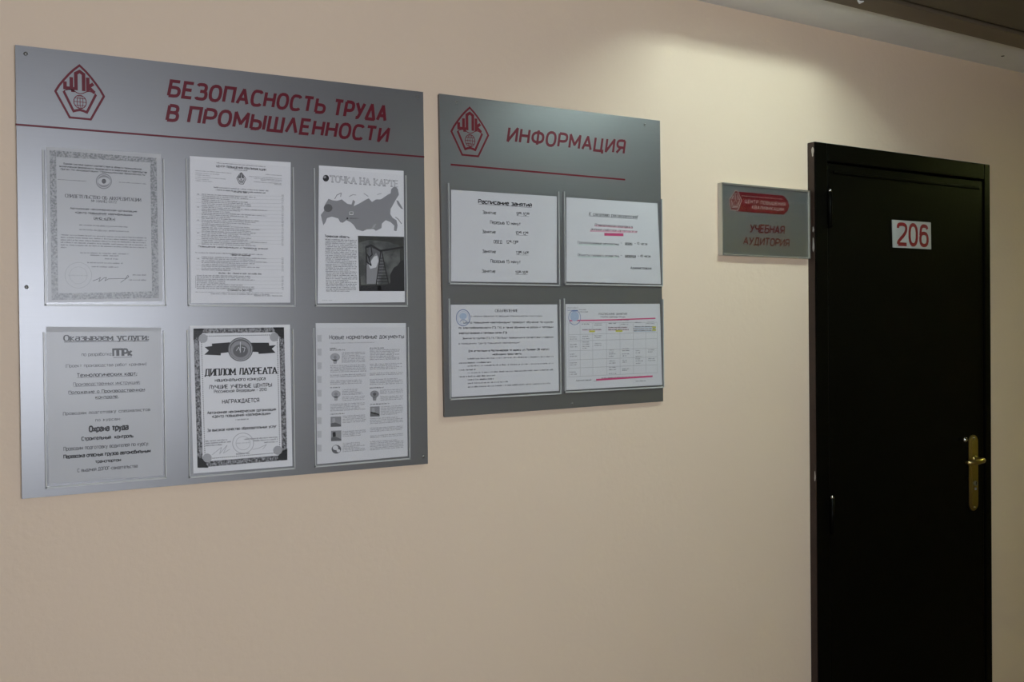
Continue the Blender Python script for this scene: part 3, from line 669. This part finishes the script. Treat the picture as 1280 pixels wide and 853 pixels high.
d.disc(155, 730, 26, 24, 'ink_g', 'picture'); d.disc(150, 722, 15, 13, 'paper', 'picture', 14, .0001); d.disc(166, 738, 10, 9, 'paper', 'picture', 14, .0001)
d.done()
# 7 timetable
d = Doc('timetable', 'class timetable with bold underlined heading, upper left sheet on the smaller board', GB,
        [(563.8, 237.3), (696, 245.7), (696, 353.8), (563.8, 352)], crop(555, 230, 6.56), T2, wide=True)
d.t('Расписание занятий', 283, 718, 158, 30, 'ink', 'heading', wt=.24, ul=.09)
for k, (x, s_, x2, s2, y2) in enumerate(((318, 'Занятие', 596, '9^0^0-10^3^0', 244), (314, 'Занятие', 588, '10^4^0-12^1^0', 402), (316, 'Занятие', 592, '13^0^0-14^3^0', 564), (312, 'Занятие', 586, '15^0^0-16^3^0', 726))):
    d.t(s_, x, x+108, y2, 24, 'ink', wt=.15); d.t(s2, x2, x2+100, y2+12, 24, 'ink', wt=.15, ul=.07)
d.t('Перерыв 10 минут', 380, 628, 326, 25, 'ink', wt=.14); d.t('ОБЕД', 408, 475, 486, 25, 'ink', wt=.14); d.t('12^1^0-13^0^0', 512, 605, 489, 25, 'ink', wt=.14); d.t('Перерыв 15 минут', 383, 628, 645, 25, 'ink', wt=.14)
d.done()
# 8 managers notice
d = Doc('managers_notice', 'notice to managers with text underlined in pink marker, upper right sheet on the smaller board', GB,
        [(707.9, 246.7), (821.8, 254.4), (826.2, 355.2), (707.9, 352.3)], crop(695, 235, 6.82), T2, wide=True)
d.t('К сведению руководителей!', 282, 694, 234, 27, 'ink', 'heading', serif=True, wt=.15, contrast=.6, slant=.2, ul=.09)
d.line([(330, 322), (655, 342)], 'pink_l', 'marker', 12); d.line([(290, 366), (692, 376)], 'pink_l', 'marker', 14); d.poly([(412, 384), (575, 388), (575, 412), (412, 408)], 'pink', 'marker#2')
d.t('Периодическая проверка в', 332, 652, 324, 20, 'ink', 'emphasis', serif=True, wt=.17, contrast=.6, slant=.15); d.t('знания рабочих проводится', 296, 690, 360, 19, 'ink', 'emphasis', serif=True, wt=.17, contrast=.6, slant=.15)
d.t('Грузоподъемные механизмы', 186, 535, 474, 20, 'ink', wt=.15, serif=True, contrast=.6); d.t('–', 552, 560, 478, 20); d.t('разово', 590, 650, 482, 20, 'ink', ul=.12); d.t('– 10 часов', 670, 778, 482, 18)
d.t('Объекты газового хозяйства', 186, 535, 580, 20, 'ink', wt=.15, serif=True, contrast=.6); d.t('–', 552, 560, 584, 20); d.t('разряда', 590, 680, 588, 20, 'ink', ul=.12); d.t('– 40 часов', 698, 805, 588, 18)
d.line([(190, 484), (505, 488)], 'green_l', 'pale_marker', 6); d.line([(190, 588), (530, 592)], 'green_l', 'pale_marker#2', 5)
d.t('Администрация', 636, 812, 690, 18, 'ink', serif=True)
d.done()
# 9 announcement
d = Doc('announcement', 'typed announcement with round blue corner stamp, lower left sheet on the smaller board', GB,
        [(563.5, 381.1), (696.5, 380.8), (698.8, 488.7), (564.6, 496.7)], crop(550, 370, 6.316), T2, wide=True)
d.t('ОБЪЯВЛЕНИЕ', 436, 616, 127, 20, 'ink', 'heading', serif=True, wt=.17, contrast=.6)
d.ring(182, 173, 54, 64, 'blue', 'stamp', 5, dy=.0003); d.ring(182, 173, 42, 50, 'blue_l', 'stamp', 3, dy=.0003); d.disc(182, 160, 30, 26, 'blue_l', 'stamp', 20, .0002); d.line([(158, 205), (170, 190), (195, 190), (215, 205)], 'blue', 'stamp', 4, dy=.0003)
d.t('о наличии вакансий по ведущим специальностям подготовки', 245, 805, 166, 12, 'ink_g', wt=.16)
d.t('"Центр повышения квалификации" проводит обучение по курсам', 178, 893, 218, 14, 'ink', wt=.18)
d.t('по электробезопасности (ГЗ, ГХ), а также обучение на допуск к тепловым', 148, 893, 260, 14, 'ink', wt=.19)
d.t('энергоустановкам и тепловым сетям (ГЗ)', 148, 528, 302, 14, 'ink', wt=.2)
d.t('Занятия по группам (ГЗ, ГХ, ГЗХ) будут проводиться в соответствии с графиком', 178, 895, 343, 13, 'ink', wt=.17)
d.t('в помещениях "Центр повышения квалификации"', 148, 632, 384, 13, 'ink_g', wt=.16)
d.t('Для аттестации в Ростехнадзоре по адресу: ул. Полевая (39 корпус)', 225, 860, 443, 14, 'ink', wt=.2); d.t('необходимо представить:', 415, 645, 469, 13, 'ink', wt=.2)
for a, b_, c_ in ((218, 895, 503), (150, 412, 537), (218, 900, 560), (150, 282, 592), (218, 900, 614), (150, 440, 645), (220, 425, 669), (220, 545, 697), (220, 870, 726)): d.m(a, b_, c_, 12, 'ink_g' if b_ > 500 else 'ink', dens=.6)
d.done()
# 10 schedule
d = Doc('schedule_table', 'ruled schedule table marked with pink and yellow, lower right sheet on the smaller board', GB,
        [(707, 380.3), (824.8, 380), (827.7, 481.4), (707.9, 488)], crop(695, 370, 6.82), T2, wide=True)
d.m(95, 190, 105, 7, 'ink_g'); d.m(95, 190, 128, 8, 'blue'); d.m(195, 260, 122, 9); d.m(200, 275, 140, 8)
d.ring(158, 185, 51, 62, 'blue', 'stamp', 4, dy=.0003); d.disc(158, 175, 38, 44, 'blue_l', 'stamp', 20, .0002); d.line([(135, 128), (185, 126)], 'blue', 'stamp', 9, dy=.0003)
d.t('РАСПИСАНИЕ ЗАНЯТИЙ', 365, 605, 161, 13, 'ink_g', 'heading', serif=True); d.t('ГРУППА ОХРАНЫ ТРУДА', 380, 590, 187, 12, 'ink_g', 'heading', wt=.18)
d.line([(116, 212), (480, 205), (848, 192)], 'pink', 'marker', 9); d.m(370, 620, 211, 10, 'ink', 'marked_text')
gx = [108, 205, 312, 430, 545, 658, 764, 862]; gy = [(232, 226), (332, 312), (385, 365), (470, 446), (548, 520), (618, 588), (692, 655)]
for x in gx: d.line([(x, 232), (x+2, 690-(x-108)*.05)], 'ink_l', 'ruling', 2)
for a, b_ in gy: d.line([(108, a), (862, b_)], 'ink_l', 'ruling', 2)
for x in (220, 448, 668): d.m(x, x+62, 246-(x-220)*.03, 10, 'ink_g'); d.m(x+112, x+175, 240-(x-220)*.03, 9, 'ink_l'); d.m(x+105, x+170, 254-(x-220)*.03, 9, 'ink_g')
for a, b_, c_ in ((225, 388, 289), (445, 610, 270), (445, 620, 289), (668, 850, 264), (662, 850, 282), (664, 850, 299)): d.m(a, b_, c_+3, 9, 'ink'); d.line([(a, c_+5), (b_, c_+3)], 'pink_l' if a < 600 else 'blue_l', 'ruling', 3)
for a, b_, c_ in ((282, 332, 303), (508, 566, 300), (820, 852, 268), (820, 852, 292)): d.line([(a, c_), (b_, c_)], 'yellow', 'marker_yellow#%d%d' % (a, c_), 12, dy=.0002)
for x, ys in ((118, (355, 373, 420, 440, 502, 520, 576, 594, 655, 674)), (225, (350, 370, 398, 416, 436, 452)), (330, (345, 360, 412, 428)), (452, (466, 484, 500, 520, 560, 578, 615, 635, 668)), (565, (456, 472, 500, 516, 555, 570, 628, 640)), (680, (472, 490, 522, 542, 560, 580)), (785, (466, 482, 540, 556))):
    for y2 in ys: d.m(x, x+rnd.choice((38, 55, 62)), y2, 9, 'ink_g', dens=.6)
d.line([(342, 717), (824, 686)], 'pink', 'marker#2', 13); d.t('Администрация', 172, 300, 728, 11, 'ink_g'); d.line([(318, 728), (345, 727)], 'ink_g', 'ruling', 2); d.m(390, 800, 706, 9, 'ink', 'marked_text'); d.m(680, 765, 732, 9, 'ink_g')
d.done()

# ------------------------------------------------------------------ room sign beside the door
cs_ = crop(885, 215, 7.107)
ref = plane(897.3, 275, 0).x
ts = .02
for _ in range(30): ts += (plane(903.7, 275, -ts).x-ref)*.9
F = [plane(*cs_(x, y_), -ts) for x, y_ in ((133, 90), (913, 170), (907, 772), (131, 738))]
root = empty('room_sign', (F[3].x, 0, F[3].z)); tag(root, 'silver room sign box with red banner, between the smaller board and the black door', 'sign')
sx0, sx1, sz0, sz1 = (F[0].x+F[3].x)/2, (F[1].x+F[2].x)/2, (F[2].z+F[3].z)/2, (F[0].z+F[1].z)/2
m = MB()
fr_ = .0035
m.box((sx0, -ts+.003, sz0), (sx0+fr_, -.0005, sz1)); m.box((sx1-fr_, -ts+.003, sz0), (sx1, -.0005, sz1))
m.box((sx0+fr_, -ts+.003, sz0), (sx1-fr_, -.0005, sz0+fr_)); m.box((sx0+fr_, -ts+.003, sz1-fr_), (sx1-fr_, -.0005, sz1))
m.build('case', M['cream'], root)
m = MB(); m.box((sx0+fr_, -ts+.006, sz0+fr_), (sx1-fr_, -ts+.009, sz1-fr_)); m.build('face_plate', M['sign_grey'], root)
m = MB(); m.box((sx0, -ts, sz0), (sx1, -ts+.0025, sz1)); m.build('cover', M['acryl'], root)
m = MB()
for a, b_ in (((sx0, sz0), (sx0+.002, sz1)), ((sx1-.002, sz0), (sx1, sz1)), ((sx0, sz0), (sx1, sz0+.002)), ((sx0, sz1-.002), (sx1, sz1))): m.box((a[0], -ts-.0006, a[1]), (b_[0], -ts+.0004, b_[1]))
m.build('rim', M['steel'], root)
YS = -ts+.0056
def SP(x, y_, Y=None):
    return plane(*cs_(x, y_), Y or YS)
a, b_, c_, e_ = SP(245, 176), SP(665, 208), SP(722, 285), SP(245, 345)
zt, zb = SP(262, 175).z, SP(262, 350).z; zm = (zt+zb)/2
m = MB(); xb0, xb1, xt = SP(250, 260).x, SP(672, 290).x, SP(722, 290).x
m.hexa([(xb0, YS, zb), (xb1, YS, zb), (xb1+(xt-xb1)*.7, YS, zb+(zm-zb)*.45), (xt, YS, zm), (xb1+(xt-xb1)*.7, YS, zt-(zm-zb)*.45), (xb1, YS, zt), (xb0, YS, zt)], [(p_[0], YS+.0003, p_[2]) for p_ in [(xb0, 0, zb), (xb1, 0, zb), (xb1+(xt-xb1)*.7, 0, zb+(zm-zb)*.45), (xt, 0, zm), (xb1+(xt-xb1)*.7, 0, zt-(zm-zb)*.45), (xb1, 0, zt), (xb0, 0, zt)]])
bn = m.build('banner', M['crimson_b'], root)
YT = YS-.0003
def sw(s, xl, xr, y_, h, col, par, name, **kw):
    p0, p1, ph = SP(xl, y_, YT), SP(xr, y_, YT), SP(xl, y_-h, YT); m = MB(); hh = ph.z-p0.z
    write(m, s, p0.x, p1.x-kw.get('slant', 0)*hh, p0.z, hh, YT, **kw); m.build(name, col, par)
sw('ЦЕНТР ПОВЫШЕНИЯ', 330, 686, 274, 28, M['sign_txt'], bn, 'banner_text', wt=.18, slant=.1, gap=.3)
sw('КВАЛИФИКАЦИИ', 392, 672, 326, 27, M['sign_txt'], bn, 'banner_text', wt=.18, slant=.1, gap=.3)
m = MB(); p0, p1 = SP(300, 215, YT), SP(660, 215, YT); micro(m, p0.x, p1.x, p0.z, .0030, YT); m.build('small_print', M['sign_txt'], bn)
# pale hexagonal emblem over the banner's left end
ec = SP(243, 255); k_ = (SP(300, 255).x-SP(186, 255).x)/2; kz = (SP(243, 165).z-SP(243, 345).z)/2
hexa_ = [(-.95, .05), (0, 1), (.35, .95), (.95, .05), (.35, -.95), (-.75, -.95)]
m = MB(); m.face([(ec.x+u*k_, YT, ec.z+v*kz) for u, v in hexa_]); em_ = m.build('emblem', M['crimson_b'], bn)
m = MB()
for sc2, w in ((1.0, .09), (.74, .06)): stroke(m, [(u*k_*sc2, v*kz*sc2) for u, v in hexa_], True, w*k_, w*k_, lambda a, b: (ec.x+a, YT-.0002, ec.z+b))
for u in (-.5, -.25, 0, .25, .5): stroke(m, [(u*k_, .62*kz*(1-abs(u)*.6)), (u*k_, .1*kz)], False, .08*k_, .08*k_, lambda a, b: (ec.x+a, YT-.0002, ec.z+b))
stroke(m, [(-.6*k_, -.02*kz), (-.35*k_, -.6*kz), (.3*k_, -.6*kz), (.6*k_, -.02*kz)], False, .1*k_, .1*k_, lambda a, b: (ec.x+a, YT-.0002, ec.z+b))
stroke(m, [(.25*k_*math.cos(t*.628), (-.25+.25*math.sin(t*.628))*kz) for t in range(10)], True, .06*k_, .06*k_, lambda a, b: (ec.x+a, YT-.0002, ec.z+b))
m.build('emblem_lines', M['sign_txt'], bn)
sw('УЧЕБНАЯ', 372, 682, 532, 66, M['crimson'], root, 'lettering', wt=.21, slant=.16, gap=.2)
sw('АУДИТОРИЯ', 315, 724, 642, 62, M['crimson'], root, 'lettering', wt=.21, slant=.16, gap=.2)

# ------------------------------------------------------------------ door
TF = .028
door = empty('door_1', ((DX0+DX1)/2, 0, 0)); door['kind'] = 'structure'
fx0 = plane(1020.5, 400, -TF).x; fx1 = plane(1238.6, 400, -TF).x; fz1 = plane(1021, 177, -TF).z
DX0r = plane(1016.5, 400, 0).x
lx0 = plane(1037, 400, -TF).x; lx1 = plane(1230.5, 400, -TF).x; lz1 = plane(1037, 203.5, -TF).z
m = MB(); m.box((fx0, -TF, 0), (lx0-.004, .05, fz1)); m.box((lx1+.004, -TF, 0), (fx1, .05, fz1)); m.box((lx0-.004, -TF, lz1+.004), (lx1+.004, .05, fz1))
fr = m.build('frame', M['door'], door, bevel=.003)
m = MB(); m.box((fx0-.0015, -TF+.004, 0), (fx0+.0005, -.0005, fz1-.002)); m.build('frame_edge', M['door_brown'], fr)
for z_, h_, w_ in ((2.072, .028, .008), (1.80, .042, .006), (1.845, .016, .005), (1.12, .03, .004)):
    m = MB(); pts = [(math.cos(t)*(1+.35*math.sin(3*t+z_*9)), math.sin(t)) for t in [i*.5236 for i in range(12)]]
    m.hexa([(fx0-.0022, -TF+.008+u*w_*.5, z_+v*h_*.5) for u, v in pts], [(fx0-.0014, -TF+.008+u*w_*.5, z_+v*h_*.5) for u, v in pts]); m.build('paint_chip', M['chip'], fr)
m = MB(); m.box((lx0, -TF+.004, .008), (lx1, .03, lz1)); lf = m.build('leaf', M['door'], door, bevel=.004)
e2 = .022
m = MB()      # raised lip around the leaf
m.box((lx0+e2, -TF-.001, lz1-e2-.008), (lx1-e2, -TF+.0045, lz1-e2)); m.build('lip', M['door'], lf, bevel=.002)
m = MB(); m.box((lx0-.02, .03, 0), (lx1+.02, .05, fz1-.01)); m.build('back_stop', M['ink'], door)
# hinge with a bright pin
for zc_ in (plane(1038, 262, -TF).z, 1.0, .25):
    m = MB(); m.tube([(lx0-.002, -TF-.006, zc_-.055), (lx0-.002, -TF-.006, zc_+.05)], .007, 12); hg = m.build('hinge', M['door'], door, smooth=True)
    m = MB(); m.tube([(lx0-.002, -TF-.006, zc_+.05), (lx0-.002, -TF-.006, zc_+.056), (lx0-.002, -TF-.006, zc_+.061)], [.0065, .006, .002], 12); m.build('pin', M['chrome'], hg, smooth=True)
# handle
YL = -TF+.004
ch_ = crop(1180, 520, 6.0875)
def HP(x, y_, Y=YL-.006): return plane(*ch_(x, y_), Y)
hx0, hx1 = HP(195, 435).x, HP(262, 435).x; hz1, hz0 = HP(228, 146).z, HP(226, 724).z; hw = (hx1-hx0)/2; hc = (hx0+hx1)/2
hd = empty('door_handle', (hc, YL, (hz0+hz1)/2), door)
def stadium(hw_, z0_, z1_, Ya, Yb, m, n=10):
    pts = [(hc+hw_*math.cos(math.pi*i/n), z1_-hw_+hw_*math.sin(math.pi*i/n)) for i in range(n+1)] + [(hc-hw_*math.cos(math.pi*i/n), z0_+hw_-hw_*math.sin(math.pi*i/n)) for i in range(n+1)]
    m.hexa([(x, Ya, z) for x, z in pts], [(x, Yb, z) for x, z in pts])
m = MB(); stadium(hw, hz0, hz1, YL-.006, YL, m); m.build('back_plate', M['brass'], hd, bevel=.0015)
m = MB(); stadium(hw*.62, hz0+.015, hz1-.015, YL-.0085, YL-.006, m); m.build('raised_panel', M['brass'], hd, bevel=.001)
pz = HP(225, 330).z
m = MB(); m.tube([(hc, YL-.006, pz), (hc, YL-.014, pz)], [.013, .012], 20); m.build('rosette', M['brass'], hd, smooth=True)
m = MB(); yk = YL-.044
m.tube([(hc, YL-.012, pz), (hc, YL-.03, pz), (hc-.002, YL-.038, pz), (hc-.010, yk, pz), (hc-.024, yk-.003, pz), (hc-.042, yk-.002, pz-.002), (hc-.062, yk+.003, pz-.004), (hc-.076, yk+.010, pz-.003), (hc-.080, yk+.017, pz-.002)],
       [.0075, .0075, .0085, .0095, .009, .0095, .009, .0075, .004], 16)
m.build('lever', M['brass'], hd, smooth=True)
kz_ = HP(240, 512).z
m = MB(); m.tube([(hc+.001, YL-.0085, kz_), (hc+.001, YL-.013, kz_)], .0085, 18); m.tube([(hc+.001, YL-.011, kz_-.014), (hc+.001, YL-.0112, kz_-.022)], .004, 10); m.build('lock_cylinder', M['steel'], hd)
m = MB(); m.box((hc-.0005, YL-.0135, kz_-.004), (hc+.0025, YL-.0129, kz_+.005)); m.build('keyhole', M['ink'], hd)
for zz in (hz1-.010, hz0+.012):
    m = MB(); m.tube([(hc, YL-.006, zz), (hc, YL-.0078, zz)], [.0042, .0034], 12); m.build('screw', M['chrome'], hd, smooth=True)
kn = HP(150, 182, YL-.02)
m = MB(); m.tube([(kn.x+.004, YL, kn.z), (kn.x+.004, YL-.012, kn.z), (kn.x+.002, YL-.022, kn.z), (kn.x, YL-.03, kn.z)], [.006, .006, .010, .006], 14); m.build('latch_knob', M['chrome'], hd, smooth=True)
# number plate
cn = crop(1090, 255, 11.37)
YN = YL-.003
N = [plane(*cn(x, y_), YN) for x, y_ in ((290, 226), (836, 264), (842, 646), (302, 618))]
root = empty('number_plate', (N[3].x, YL, N[3].z)); tag(root, 'white number plate reading 206 in red on the black door', 'number plate')
m = MB(); m.hexa([(c.x, YN, c.z) for c in N], [(c.x, YL-.0003, c.z) for c in N]); m.build('plate', M['plate'], root)
for s_, xa, xb, yb, h_ in (('2', 372, 488, 570, 284), ('0', 535, 634, 578, 282), ('6', 688, 790, 588, 276)):
    p0, p1, ph = plane(*cn(xa, yb), YN-.0004), plane(*cn(xb, yb), YN-.0004), plane(*cn(xa, yb-h_), YN-.0004)
    m = MB(); write(m, s_, p0.x, p1.x, p0.z, ph.z-p0.z, YN-.0004, wt=.18); m.build('numeral', M['num_red'], root)
